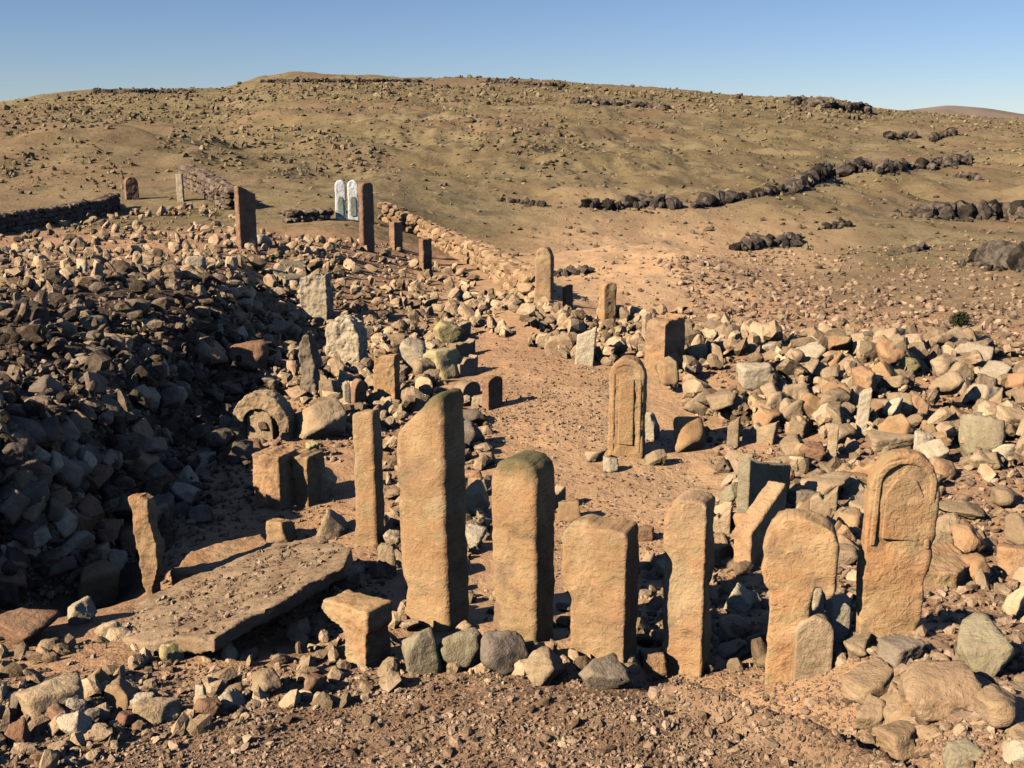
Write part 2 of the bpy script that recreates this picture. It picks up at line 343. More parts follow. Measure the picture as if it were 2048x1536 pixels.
# ------------------------------------------------------------------ standing stones
LAND = []                            # (phrase, px, py) landmarks used to tell loose stones apart
def prof_round(r=0.5, flat=0.0, n=14):
    top = [(0.5 * math.cos(t), 1 - r + r * math.sin(t)) for t in np.linspace(0, math.pi, n)]
    return [(-0.5, 0), (0.5, 0)] + top
def prof_flat(jit=0.02, sl=0.0, seed=0):
    r = random.Random(seed); k = 7
    return [(-0.5, 0), (0.5, 0)] + [(0.5 - i / (k - 1), 1 - abs(sl) * (i / (k - 1) if sl > 0 else 1 - i / (k - 1)) - r.uniform(0, jit)) for i in range(k)]
def weather(me_src, voxel, rough, bulge=0.0, seed=0.0):
    o = bpy.data.objects.new('tmp', me_src); C.objects.link(o)
    m = o.modifiers.new('r', 'REMESH'); m.mode = 'VOXEL'; m.voxel_size = voxel
    s = o.modifiers.new('s', 'SMOOTH'); s.factor = 0.5; s.iterations = 1
    dg = bpy.context.evaluated_depsgraph_get(); me = bpy.data.meshes.new_from_object(o.evaluated_get(dg))
    mats = list(me_src.materials); bpy.data.objects.remove(o); n = len(me.vertices)
    co = np.empty(n * 3); no = np.empty(n * 3); me.vertices.foreach_get('co', co); me.vertices.foreach_get('normal', no); co = co.reshape(-1, 3); no = no.reshape(-1, 3)
    d = np.array([mnoise.fractal(Vector(c * 5 + seed), 0.6, 2.1, 5) + 0.6 * mnoise.noise(Vector(c * 2.1 + seed)) for c in co])
    co = co + no * (rough * (d - 2.6 * np.maximum(0, np.array([mnoise.noise(Vector(c * 7 + seed)) for c in co]) - 0.22)))[:, None]; me.vertices.foreach_set('co', co.ravel()); me.polygons.foreach_set('use_smooth', np.ones(len(me.polygons), bool))
    me.materials.clear()
    for q in mats: me.materials.append(q)
    me.update(); return me
def prism(name, pts, t, mat, y0=None):
    n = len(pts); V = [(u, -t / 2 if y0 is None else y0, v) for u, v in pts] + [(u, t / 2 if y0 is None else y0 + t, v) for u, v in pts]
    me = bpy.data.meshes.new(name); me.from_pydata(V, [], [list(range(n)), list(range(2 * n - 1, n - 1, -1))] + [[i, i + n, (i + 1) % n + n, (i + 1) % n] for i in range(n)])
    bm = bmesh.new(); bm.from_mesh(me); bmesh.ops.recalc_face_normals(bm, faces=bm.faces); bm.to_mesh(me); bm.free()
    me.materials.append(MAT[mat]); return me
SEED = [0]
def stele(label, bx, by, w, top, t, a, prof, mat='ochre', roll=0, back=0, rough=0.012, name='standing_stone', cat='standing stone', group='standing stones in the rubble field', short=None, sink=0.16, lift=0.0):
    SEED[0] += 1
    x, y, z = at1(bx, by); z += lift; ar = math.radians(a); phi = math.atan2(x, y); _, _, dep = project(x, y, z)
    Wm = w * dep / F_PX / max(0.2, math.cos(ar + phi)); zt = CZ + float(ray(bx, top)[1]) * y; H = zt - z
    pts = [(u * Wm, v * (H + sink) - sink) for u, v in prof]
    me = weather(prism(name, pts, t, mat), max(0.011, min(H / 55, t / 5, Wm / 6)), rough * min(1, H), seed=SEED[0] * 3.7)
    me.name = name; cx = x + 0.5 * t * -math.sin(ar); cy = y + 0.5 * t * math.cos(ar)
    o = link(name, me, (cx, cy, z)); o.rotation_euler = (math.radians(back), math.radians(roll), ar)
    tag(o, label, cat, group)
    if short: LAND.append((short, bx, (by + top) / 2, by))
    return o, Wm, H, t

# the front row
A, aw, ah, att = stele('tallest standing stone, slant-topped with a mossy peak, at left of the front row', 903, 1203, 62, 893, 0.27, -30,
    [(-0.42, 0), (0.54, 0), (0.5, 0.5), (0.5, 0.95), (0.45, 0.99), (0.34, 1.0), (0.2, 0.97), (-0.44, 0.845), (-0.5, 0.80), (-0.47, 0.4)], 'mossy', roll=-0.8, short='the tall slant-topped stone')
stele('rounded-shoulder standing stone with dark mossy cap beside the slant-topped giant', 1018, 1222, 60, 980, 0.25, -30,
    [(-0.46, 0), (0.54, 0), (0.5, 0.5), (0.48, 0.9), (0.42, 0.96), (0.3, 0.99), (0.1, 1.0), (-0.15, 0.99), (-0.36, 0.965), (-0.47, 0.92), (-0.5, 0.7), (-0.44, 0.3)], 'mossy', roll=0.6, short='the round-shouldered stone')
stele('broad flat-topped standing stone with a notched left shoulder in the front row', 1122, 1243, 84, 1070, 0.22, -26,
    [(-0.36, 0), (0.5, 0), (0.5, 0.93), (0.46, 0.985), (0.25, 1.0), (0.05, 0.985), (-0.2, 1.0), (-0.4, 0.975), (-0.5, 0.9), (-0.5, 0.66), (-0.42, 0.60), (-0.36, 0.56)], short='the notched flat-topped stone')
stele('slim plain standing stone with softly rounded left corner between the notched and mushroom stones', 1238, 1264, 56, 1033, 0.20, -24,
    [(-0.45, 0), (0.5, 0), (0.5, 0.95), (0.42, 0.985), (0.1, 1.0), (-0.2, 0.985), (-0.42, 0.93), (-0.5, 0.84)], roll=-0.4, short='the slim plain stone')
stele('mushroom-shaped standing stone with broad broken head on a narrower shaft', 1384, 1270, 94, 1058, 0.18, -16,
    [(-0.36, 0), (0.2, 0), (0.2, 0.6), (0.29, 0.66), (0.40, 0.57), (0.5, 0.62), (0.5, 0.86), (0.44, 0.93), (0.3, 0.965), (0.12, 0.985), (-0.1, 1.0), (-0.3, 0.975), (-0.44, 0.9), (-0.5, 0.8), (-0.49, 0.7), (-0.43, 0.63), (-0.36, 0.6)], short='the mushroom-shaped stone')
stele('short stubby standing stone with curved top in front of the mushroom stone', 1411, 1266, 48, 1190, 0.12, -6, prof_round(0.18), 'tan', short='the stubby curved-top stone')
stele('narrow pale slip of stone upright between stubby stone and arched stone', 1446, 1232, 24, 1164, 0.10, 8, prof_flat(0.05, 0.04, 3), 'pale')
G, gw, gh, gt = stele('tall arch-topped standing stone with carved niche panel at right end of front row', 1511, 1215, 88, 972, 0.13, -5,
    [(-0.42, 0), (0.36, 0), (0.42, 0.3), (0.47, 0.7)] + [(0.49 * math.cos(q), 0.8 + 0.2 * math.sin(q)) for q in np.linspace(0.1, math.pi - 0.1, 13)] + [(-0.49, 0.7), (-0.45, 0.3)], roll=1.6, short='the arch-topped carved stone')
def arch_frame(o, Wm, H, t, half, z0, z1, wd, name='carved_arch', mat='ochre'):
    k = 16; out = [(half * Wm, z0 * H)] + [(half * Wm * math.cos(q), (z1 - 0.08) * H + 0.08 * H * 1.4 * math.sin(q)) for q in np.linspace(0, math.pi, k)] + [(-half * Wm, z0 * H)]
    inn = [((abs(half) * Wm - wd) * (1 if u > 0 else -1) if abs(abs(u) - half * Wm) < 1e-6 else u * (1 - wd / (half * Wm)), v if v <= z0 * H + 1e-6 else v - wd * 0.8) for u, v in out]
    pts = out + inn[::-1]
    return link(name, weather(prism(name, pts, 0.045, mat, y0=-t / 2 - 0.009), 0.008, 0.003), parent=o)
arch_frame(G, gw, gh, gt, 0.41, 0.50, 0.93, 0.08 * gw)
link('niche_panel', weather(prism('niche_panel', [(-0.26 * gw, 0.535 * gh), (0.26 * gw, 0.535 * gh), (0.26 * gw, 0.78 * gh), (0.13 * gw, 0.86 * gh), (-0.13 * gw, 0.86 * gh), (-0.26 * gw, 0.78 * gh)], 0.04, 'ochre', y0=-gt / 2 - 0.008), 0.009, 0.003), parent=G)
stele('thin weathered post with flat top standing left of the slant-topped giant', 827, 1095, 28, 915, 0.15, -24, prof_flat(0.02, 0.03, 4), short='the thin weathered post')
# chipped pieces lying or leaning about the front row
stele('broken pedestal stone with overhanging ledge left of the slant-topped giant', 800, 1250, 60, 1170, 0.20, -38,
    [(0.0, 0), (0.42, 0), (0.44, 0.7), (0.5, 0.78), (0.5, 1.0), (0, 0.98), (-0.42, 0.95), (-0.5, 0.84), (-0.32, 0.75), (-0.02, 0.68), (-0.03, 0.4)], 'ochre', rough=0.035, name='broken_pedestal', cat='broken stone', group='fallen stones', short='the broken pedestal stone')
stele('leaning slab with slanted lit edge behind the slim plain stone', 1352, 1113, 42, 1022, 0.15, 48, [(-0.5, 0), (0.5, 0), (0.5, 0.9), (0.44, 1.0), (-0.5, 0.62)], 'orange', name='leaning_slab', cat='stone slab', group='fallen stones', short='the leaning orange slab')
stele('upright block with bright left edge right behind the leaning orange slab', 1354, 1050, 52, 972, 0.12, 44, prof_flat(0.03, -0.25, 5), 'green', name='upright_block', cat='stone block', group='fallen stones')
stele('tapering bent post standing before the dark left bank', 541, 1160, 32, 1030, 0.11, -12,
    [(-0.02, 0), (0.12, 0), (0.24, 0.25), (0.5, 0.42), (0.48, 0.6), (0.32, 0.8), (0.28, 0.97), (0, 1.0), (-0.4, 0.99), (-0.45, 0.85), (-0.28, 0.6), (-0.16, 0.3)], 'ochre', roll=0, rough=0.02, name='standing_stone', short='the tapering bent post')
# the row beside the sandy path
M, mw, mh, mt = stele('standing stone with framed panel alone at right of the sandy path', 1166, 978, 46, 850, 0.20, -14, prof_round(0.17), short='the framed stone')
arch_frame(M, mw, mh, mt, 0.42, 0.05, 0.93, 0.035, 'carved_border')
link('inset_panel', weather(prism('inset_panel', [(-0.22 * mw, 0.12 * mh), (0.22 * mw, 0.12 * mh), (0.22 * mw, 0.8 * mh), (-0.22 * mw, 0.8 * mh)], 0.04, 'ochre', y0=-mt / 2 - 0.014), 0.01, 0.004), parent=M)
stele('small brown headstone with bright left edge casting shadow over the path', 997, 914, 19, 873, 0.10, 52, prof_round(0.14), 'brown', short='the small brown headstone')
stele('short lichen-covered headstone at left edge of the path, nearest of three', 966, 905, 24, 880, 0.16, 52, prof_round(0.3), 'tan')
stele('tall round-topped standing stone by the far sandy wall', 1058, 788, 21, 704, 0.22, -16, prof_round(0.16), short='the tall far round-topped stone')
stele('medium standing stone right of the tall far round-topped one', 1146, 809, 17, 750, 0.20, 22, prof_round(0.12), short='the medium far standing stone')
stele('squat red-brown block stone with lit left edge above the right rubble', 1230, 868, 26, 794, 0.30, 50, prof_flat(0.05, 0.05, 8), 'orange', rough=0.02, short='the squat block stone')
stele('thin pinkish slip of stone left of the squat red-brown block', 1196, 830, 9, 788, 0.12, 20, prof_flat(0.04, 0.05, 9), 'tan')
stele('short slab stone standing between the two far round-topped stones', 1093, 786, 10, 752, 0.10, 35, prof_flat(0.05, 0.05, 10), 'brown')
stele('pale upright slab leaning in the rubble right of the far path', 1112, 858, 24, 806, 0.12, -10, prof_flat(0.05, 0.2, 11), 'pale', roll=4, short='the pale leaning slab')
stele('tall dark-faced standing stone with bright left edge on the far left heap', 675, 706, 22, 622, 0.14, 58, prof_flat(0.02, -0.12, 12), 'brown', short='the tall dark-faced stone')
stele('slender red-brown standing stone right of the white pair', 832, 710, 15, 619, 0.16, 56, prof_round(0.06), 'brown', short='the slender red-brown stone')
stele('small dark standing stone right of the slender red-brown one', 870, 709, 11, 670, 0.18, 52, prof_flat(0.02, 0.02, 13), 'brown')
stele('small brown standing stone nearest the far end of the path wall', 908, 736, 12, 692, 0.16, 45, prof_flat(0.02, 0.02, 14), 'brown', short='the small brown far stone')
stele('thin pale post at the far end of the left rubble field', 584, 645, 8, 607, 0.12, -5, prof_flat(0.02, 0.02, 15), 'pale', short='the thin pale far post')
stele('low brown stump of stone left of the thin pale post', 522, 642, 16, 612, 0.3, 30, prof_round(0.25), 'brown')
for lab, bx in (('left one of two white-painted rounded stones at far end of the field', 794.5), ('right one of two white-painted rounded stones at far end of the field', 811)):
    o, ww, hh, tt = stele(lab, bx, 668, 14, 616, 0.16, 8, prof_round(0.13), 'white', group='pair of white standing stones', rough=0.006)
    pan = [(-0.24 * ww, 0.1 * hh), (0.24 * ww, 0.1 * hh), (0.24 * ww, 0.5 * hh), (0.12 * ww, 0.58 * hh), (-0.12 * ww, 0.58 * hh), (-0.24 * ww, 0.5 * hh)]
    link('panel', prism('panel', pan, 0.03, 'sage', y0=-tt / 2 - 0.022), parent=o)
LAND.append(('the white pair of stones', 803, 640, 665))
stele('stone post with pale holed top and orange foot among the central rubble', 852, 914, 27, 842, 0.16, -20, prof_flat(0.08, 0.04, 16), 'ochre', rough=0.025, short='the holed orange post')
stele('thin pale sliver of stone upright left of the holed orange post', 804, 932, 9, 878, 0.10, 20, prof_flat(0.04, 0.04, 17), 'pale')
stele('brown leaning slab just right of the thin pale sliver', 819, 922, 16, 878, 0.12, 38, prof_round(0.25), 'brown', roll=5)
stele('tall lichen-pale stone standing in the middle of the rubble field', 797, 866, 44, 796, 0.3, -14, prof_round(0.32), 'pale', rough=0.05, short='the tall lichen-pale stone')
stele('square broken pale stump at top edge of the shadowed hollow', 759, 800, 34, 736, 0.3, -12, prof_flat(0.14, 0.05, 18), 'pale', rough=0.04, short='the square broken stump')
stele('knobbly stack-like grey stone left of the tall lichen-pale stone', 751, 902, 22, 817, 0.22, -10, [(-.5, 0), (.45, 0), (.5, .3), (.35, .45), (.5, .6), (.3, .75), (.25, .95), (0, 1), (-.3, .9), (-.5, .7), (-.3, .5), (-.5, .3)], 'grey', rough=0.04)
stele('bright cream post in the right rubble band', 1474, 952, 15, 886, 0.14, -15, prof_flat(0.05, 0.1, 19), 'pale', roll=3, short='the bright cream post')
stele('small pale post at the front edge of the right rubble', 1306, 966, 15, 924, 0.12, -20, prof_flat(0.06, 0.2, 20), 'tan')
stele('small pink-tan post between the rounded skull-like stone and cream post', 1436, 985, 12, 938, 0.12, -18, prof_flat(0.05, 0.1, 21), 'tan')
stele('flat slab leaning steeply with a dark shaded side at far right', 1592, 955, 36, 905, 0.14, -30, prof_flat(0.05, 0.5, 22), 'green', roll=22, name='leaning_slab', cat='stone slab', group='fallen stones')
stele('pale broken upright slab between the leaning orange slab and the arched stone', 1424, 1062, 34, 1018, 0.10, -20, prof_flat(0.25, 0.2, 31), 'tan', name='broken_slab', cat='stone slab', group='fallen stones')
stele('stub of broken slab just left of the leaning orange slab', 1290, 1078, 26, 1044, 0.12, -18, prof_flat(0.3, 0.1, 32), 'tan', name='broken_slab', cat='stone slab', group='fallen stones')
stele('low broken slab standing below the rough tan rock and the cream post', 1470, 1012, 40, 978, 0.12, -25, prof_flat(0.2, 0.3, 33), 'ochre', name='broken_slab', cat='stone slab', group='fallen stones')
stele('small broken upright behind the gap of the mossy-capped stones', 1078, 1046, 22, 1014, 0.10, 48, prof_flat(0.2, 0.1, 34), 'tan', name='broken_slab', cat='stone slab', group='fallen stones')
stele('leaning slab in the rubble beyond the skull-like stone', 1338, 960, 40, 918, 0.10, -35, prof_flat(0.2, 0.35, 35), 'tan', roll=8, name='broken_slab', cat='stone slab', group='fallen stones')
stele('pointed slab stuck upright near the right edge of the rubble band', 1640, 930, 30, 884, 0.12, -22, prof_flat(0.1, 0.5, 36), 'tan', name='broken_slab', cat='stone slab', group='fallen stones')
# arched niche stone half buried at centre left
k = 15; ring = [(0.5 * math.cos(q), 0.5 + 0.5 * math.sin(q)) for q in np.linspace(0, math.pi, k)]; ring = [(0.5, 0)] + ring + [(-0.5, 0)]
inn = [(0.31, 0)] + [(0.31 * math.cos(q), 0.5 + 0.27 * math.sin(q)) for q in np.linspace(0, math.pi, k)] + [(-0.31, 0)]
stele('horseshoe-shaped arch stone half buried left of the central rubble', 690, 958, 72, 896, 0.22, -12, ring + inn[::-1], 'tan', name='arch_stone', cat='arch stone', group='fallen stones', rough=0.05, short='the horseshoe arch stone')
stele('small rounded stone standing inside the horseshoe arch', 688, 956, 34, 912, 0.26, -14, prof_round(0.4), 'tan', name='standing_stone', rough=0.02)
stele('orange split block at left of a pair above the reddish hollow floor', 698, 1046, 34, 972, 0.3, -22, prof_flat(0.05, 0.03, 23), 'orange', name='stone_block', cat='stone block', group='fallen stones', rough=0.03, short='the orange split blocks')
stele('yellowish split block at right of a pair above the reddish hollow floor', 735, 1042, 34, 974, 0.3, -22, prof_flat(0.06, 0.04, 24), 'ochre', name='stone_block', cat='stone block', group='fallen stones', rough=0.03)

def slab(label, corners, ztop, thick, mat, name='fallen_slab', cat='stone slab', group='fallen stones', short=None, zs=None):
    if zs == 'plane': T = [Vector([float(v) for v in on_slab(*p)]) for p in corners]; zs = [p.z for p in T]
    elif zs == 'ground': T = [Vector(at1(px, py)) + Vector((0, 0, ztop)) for px, py in corners]; zs = [p.z for p in T]
    else: zs = [ztop] * len(corners); T = [at_z(px, py, zz) for (px, py), zz in zip(corners, zs)]
    c = sum(T, Vector()) / len(T); c.z = min(zs) - thick
    me = bpy.data.meshes.new(name); n = len(T); V = [p - c for p in T] + [p - c - Vector((0, 0, thick)) for p in T]
    me.from_pydata(V, [], [list(range(n)), list(range(2 * n - 1, n - 1, -1))] + [[i, i + n, (i + 1) % n + n, (i + 1) % n] for i in range(n)])
    bm = bmesh.new(); bm.from_mesh(me); bmesh.ops.recalc_face_normals(bm, faces=bm.faces); bm.to_mesh(me); bm.free(); me.materials.append(MAT[mat])
    o = link(name, weather(me, 0.016, 0.014, seed=len(LAND) * 2.2), c)
    if short: LAND.append((short, sum(p[0] for p in corners) / n, sum(p[1] for p in corners) / n, max(p[1] for p in corners)))
    return tag(o, label, cat, group)
PL = (0.42 - 0.3 * (0.935 * -1.75 - 0.355 * 6.55), 0.3 * 0.935, -0.3 * 0.355)      # the plane of its tilted top: z = PL0 + PL1 x + PL2 y
PL = (0.31 - PL[1] * -1.75 - PL[2] * 6.55, PL[1], PL[2])
def on_slab(px, py):
    a, b = ray(px, py); y = (PL[0] - CZ) / (b - PL[1] * a - PL[2]); return a * y, y, CZ + b * y
slab('long speckled slab lying tilted below the dark bank at lower left', [(455, 1208), (500, 1180), (575, 1146), (640, 1112), (700, 1090), (770, 1082), (808, 1098), (800, 1120), (755, 1142), (715, 1168), (672, 1188), (628, 1216), (580, 1214), (540, 1222), (495, 1212)], 0, 0.10, 'rough', short='the long fallen slab', zs='plane')
slab('reddish low slab beyond the upper edge of the long fallen slab', [(572, 1128), (600, 1098), (690, 1078), (700, 1092), (620, 1130)], 0.06, 0.12, 'orange')
slab('flat layered slab with stepped edge at right of the arch-topped stone', [(1548, 1150), (1556, 1112), (1590, 1108), (1624, 1136), (1600, 1150)], 0.12, 0.3, 'ochre', zs='ground')
slab('pale greenish flat slab near the square broken stump', [(705, 745), (718, 728), (748, 730), (750, 752), (722, 756)], 0.12, 0.3, 'green', zs='ground')
slab('cracked bedrock plate at lower right corner of the ground', [(1450, 1290), (1500, 1246), (1560, 1228), (1650, 1290), (1655, 1330), (1560, 1352)], 0.035, 0.4, 'bedrock', zs='ground', name='bedrock_plate', cat='bedrock', short='the cracked bedrock plate')
slab('bedrock shelf at the right edge below the big lichened boulder', [(1652, 1285), (1700, 1262), (1790, 1290), (1790, 1390), (1690, 1385), (1660, 1330)], 0.05, 0.4, 'bedrock', zs='ground', name='bedrock_plate', cat='bedrock')
slab('thin pale stick-like splinter of stone in the black shade at far left', [(352, 1134), (408, 1114), (412, 1118), (358, 1139)], 0.25, 0.2, 'pale', zs='ground', name='stone_splinter')

# ------------------------------------------------------------------ named loose rocks
N_ROCK = [0]
def rock(label, cx, by, w, h, mat='tan', kind='angular', yaw=None, flat=1.0, short=None, up=0.0):
    N_ROCK[0] += 1; j = N_ROCK[0] % 5
    x, y, z = at1(cx, by - 0.12 * h); _, _, dep = project(x, y, z); s = dep / F_PX
    hw, hz = 0.5 * w * s, 0.46 * h * s * flat
    o = link('rock', hi_mesh(kind, j, mat), (x, y + 0.25 * hw, z + hz * 0.72 + up)); o.scale = (hw, hw * 0.85, hz)
    o.rotation_euler = (random.uniform(-.12, .12), random.uniform(-.12, .12), random.uniform(-.4, .4) if yaw is None else math.radians(yaw))
    tag(o, label, 'rock', 'loose rocks lying in the rubble field')
    if short: LAND.append((short, cx, by - h / 2, by))
    return o
R = rock
R('broad pale ledge rock right of the stubby curved-top stone', 1492, 1292, 84, 34, 'bedrock', 'slab', 20)
R('large flat pale rock in front of the big lichened boulder', 1590, 1312, 112, 50, 'bedrock', 'slab', -15)
R('angular pale boulder at right edge below the big lichened boulder', 1660, 1338, 76, 60, 'bedrock', 'angular', 30)
R('broken pale block near the lower right corner beside the diagonal gully', 1530, 1368, 66, 40, 'bedrock', 'blocky', 25)
R('thin tan fragment leaning right of the leaning orange slab', 1394, 1092, 24, 48, 'tan', 'slab', 60)
R('ochre angular block behind the slim plain stone', 1290, 1120, 34, 30, 'ochre', 'blocky', 30)
R('small tan block at the right foot of the framed stone', 1206, 992, 30, 26, 'tan', 'angular')
R('flat tan stone at the left foot of the framed stone', 1128, 986, 30, 18, 'tan', 'slab')
R('dark jagged rock at left edge of the path behind the slant-topped giant', 962, 974, 48, 44, 'slate', 'angular')
R('dark low rock casting a long shadow onto the path', 966, 942, 44, 28, 'slate', 'wedge')
R('small pale block at left edge of the path beside the dark jagged rock', 985, 990, 24, 20, 'tan', 'blocky')
R('tan block at the path edge left of the small brown headstone', 974, 918, 22, 22, 'tan', 'blocky')
R('grey rock in front of the lichen-crusted boulder', 905, 880, 34, 34, 'tan', 'angular')
for lab, bx, by, w, top in (('low dark-faced slab upright at the path edge, nearest of three', 962, 872, 24, 846), ('low dark-faced slab upright at the path edge, middle of three', 958, 848, 26, 824), ('low dark-faced slab upright at the path edge, farthest of three', 952, 824, 26, 803)):
    stele(lab, bx, by, w, top, 0.14, 50, prof_flat(0.15, 0.1, bx), 'tan', rough=0.025)
R('yellow lichen-crusted boulder at left edge of the path, middle of three', 932, 878, 52, 48, 'yellow', 'blocky', 40, short='the yellow lichen boulder')
R('low lichen-crusted rock at left edge of the path, farthest of three', 934, 834, 40, 38, 'yellow', 'angular', 40)
R('pale stone leaning at the foot of the slant-topped giant', 898, 1270, 46, 76, 'green', 'long', 20)
R('knobbly grey-green rock right of the leaning pale foot stone', 950, 1262, 62, 62, 'green', 'rounded')
R('dark pitted boulder between the slant-topped and round-shouldered stones', 1010, 1270, 66, 66, 'slate', 'angular', short='the dark pitted boulder')
R('rough brown rock at foot of the notched flat-topped stone', 1062, 1278, 62, 46, 'tan', 'angular')
R('low dome-shaped grey-brown rock in front of the notched stone', 1138, 1288, 66, 44, 'grey', 'angular', short='the low dome-shaped rock')
R('orange squarish block tucked against the slim plain stone', 1203, 1272, 44, 46, 'orange', 'blocky', -10)
R('lit rock in the dark gap between slim and mushroom stones', 1316, 1184, 46, 42, 'pale', 'wedge')
R('small grey stone by the foot of the arch-topped carved stone', 1530, 1252, 56, 36, 'grey', 'blocky', 15)
R('big grey-green lichened boulder at the right edge', 1642, 1272, 98, 84, 'green', 'angular', short='the big lichened boulder')
R('rounded orange-tan boulder beside the layered slab', 1616, 1116, 46, 52, 'orange', 'rounded', short='the rounded orange boulder')
R('flat pointed rock above the rounded orange boulder', 1612, 1062, 70, 26, 'tan', 'wedge', flat=0.8)
R('low green-tinged rock cut by the lower right border', 1608, 1390, 54, 34, 'green', 'blocky')
R('skull-like rounded stone on its point by the right rubble', 1250, 976, 44, 54, 'ochre', 'rounded', short='the skull-like stone')
R('bright white squared block at right of the cream post', 1557, 978, 28, 36, 'pale', 'blocky', -12, short='the bright squared block')
R('flat tan stone left of the bright squared block', 1512, 972, 64, 26, 'tan', 'slab')
R('large olive rock near the right edge below the rubble band', 1632, 990, 56, 74, 'green', 'angular', short='the large olive rock')
R('squarish tan block left of centre in the right rubble band', 1387, 926, 36, 48, 'tan', 'blocky', short='the squarish tan block')
R('rounded stone right of the squarish tan block', 1432, 899, 26, 26, 'ochre', 'rounded')
R('pale overhanging rock above a black hollow in the right rubble', 1336, 906, 44, 36, 'pale', 'slab', up=0.16)
R('yellow lichened rock in the upper right rubble band', 1530, 878, 40, 44, 'yellow', 'angular', short='the yellow rubble rock')
R('long low rock at the right of the yellow rubble rock', 1607, 868, 58, 26, 'tan', 'long')
R('low broad tan rock near the right edge in the rubble band', 1614, 898, 46, 22, 'tan', 'slab')
R('pink-grey rock at top of the right rubble band', 1357, 852, 30, 26, 'pale', 'blocky')
R('rough tan rock behind the leaning orange slab', 1388, 982, 42, 34, 'tan', 'angular')
R('brown rock left of the small pink-tan post', 1412, 990, 34, 34, 'brown', 'angular')
R('jumbled grey rock in front of the upright green block', 1400, 1052, 40, 34, 'grey', 'angular')
R('ochre chunk wedged left of the arch-topped carved stone', 1448, 1092, 44, 36, 'ochre', 'wedge')
R('grey-green flat rock left of the arch-topped stone', 1432, 1040, 70, 60, 'tan', 'slab', flat=0.6)
R('tan rock leaning between the two mossy-capped stones', 972, 1062, 40, 56, 'tan', 'angular')
R('pale rough rock low between the two mossy-capped stones', 966, 1104, 36, 40, 'pale', 'angular')
R('small red-brown stone behind the round-shouldered stone', 966, 1024, 32, 30, 'orange', 'rounded')
R('ochre block left of the black shadow behind the notched stone', 1092, 1066, 34, 34, 'ochre', 'blocky')
R('small stone right of the shadow behind the notched stone', 1192, 1090, 26, 22, 'brown', 'blocky')
R('tiny twin stones at the foot of the framed stone', 1148, 1000, 20, 24, 'pale', 'blocky')
R('small pale rock in the cast shadow right of the framed stone', 1198, 960, 26, 44, 'pale', 'long')
R('bright lit block standing beside the long fallen slab', 714, 1094, 38, 38, 'ochre', 'blocky', -25, short='the bright lit block')
R('tilted plate stone with black shaded face right of the bright lit block', 782, 1086, 54, 42, 'tan', 'wedge', 30)
R('large ochre block standing at the near end of the bank', 474, 1178, 56, 66, 'ochre', 'blocky', 20, short='the large ochre bank block')
R('pale stone propped below the large ochre bank block', 455, 1202, 36, 42, 'pale', 'angular')
R('orange-brown low rock at the left border below the black shade', 372, 1228, 84, 48, 'brown', 'angular', short='the low orange-brown rock')
R('rough tan boulder cut by the left border on the dark bank', 376, 1030, 62, 46, 'tan', 'angular', short='the rough border boulder')
R('red-brown rounded boulder at top of the shaded hollow', 674, 872, 54, 50, 'brown', 'rounded', short='the red-brown boulder')
R('tan wedge-shaped rock left of the red-brown boulder', 617, 858, 56, 46, 'tan', 'wedge')
R('tan rock with flat top on the dark bank', 498, 840, 44, 22, 'tan', 'slab')
R('white crescent-like stone glinting out of the deep shade', 558, 874, 18, 30, 'pale', 'long')
R('grey hump stone high on the dark bank', 470, 816, 36, 24, 'grey', 'rounded')
R('small cream stone right of the grey hump stone', 543, 813, 22, 18, 'pale', 'blocky')
R('pale oblong stone at the upper edge of the hollow', 666, 784, 26, 14, 'pale', 'long')
R('pale jagged stone left of the red-brown boulder top', 662, 830, 20, 24, 'pale', 'angular')
R('pinkish rock right of the red-brown boulder', 711, 824, 36, 26, 'tan', 'angular')
R('white-bottomed dark stone on the bare yellow patch at left', 456, 748, 22, 32, 'pale', 'angular')
R('pale lump among the far left stones', 603, 742, 28, 30, 'pale', 'rounded')
R('cream stone at foot of the tall dark-faced stone', 693, 706, 22, 20, 'pale', 'angular')
R('pale pinkish rock midway up the dark bank', 529, 912, 32, 30, 'pale', 'angular')
R('pale flat rock right of the pinkish bank rock', 570, 912, 44, 26, 'pale', 'slab')
R('white stone just above the pale flat rock', 587, 897, 24, 18, 'pale', 'angular')
R('small tan rock at right end of the hollow', 633, 910, 20, 20, 'tan', 'angular')
R('tan rock on the left bank beside black shade', 481, 874, 32, 26, 'tan', 'angular')
R('tan angular rock low on the dark bank', 530, 970, 36, 44, 'tan', 'angular')
R('cube-like tan rock right of the low bank rock', 528, 968, 30, 30, 'tan', 'blocky')
R('pale pyramid-shaped rock in the shade of the bank', 541, 920, 30, 42, 'tan', 'wedge')
R('small greenish rock at left border of the bank', 356, 958, 34, 26, 'green', 'blocky')
R('pale rock at the lip of the pit right of the shade', 619, 994, 24, 24, 'pale', 'blocky')
R('cluster-like pale rock glinting in the pit shade', 594, 1032, 30, 44, 'pale', 'angular')
R('grey capping rock on top of the tapering bent post', 556, 1034, 34, 20, 'tan', 'rounded', up=0.42)
R('pinkish block behind the thin pale sliver', 780, 912, 30, 40, 'tan', 'blocky', short='the pinkish block')
R('large rough tan rock right of the horseshoe arch', 762, 960, 80, 60, 'tan', 'angular', short='the large rough tan rock')
R('small bright cube of stone below the large rough tan rock', 757, 982, 18, 26, 'yellow', 'blocky')
R('yellowish rounded rock right of the orange split blocks', 770, 1038, 42, 48, 'ochre', 'rounded')
R('pale heap rock right of the holed orange post', 888, 870, 38, 52, 'pale', 'angular')
R('grey flat rock left of the horseshoe arch foot', 652, 962, 44, 26, 'tan', 'slab')
R('low reddish rock below the horseshoe arch', 668, 984, 56, 24, 'brown', 'slab')
R('long knobbly rock at lower left corner of the gravel', 412, 1326, 86, 52, 'tan', 'long', 25, short='the long knobbly rock')
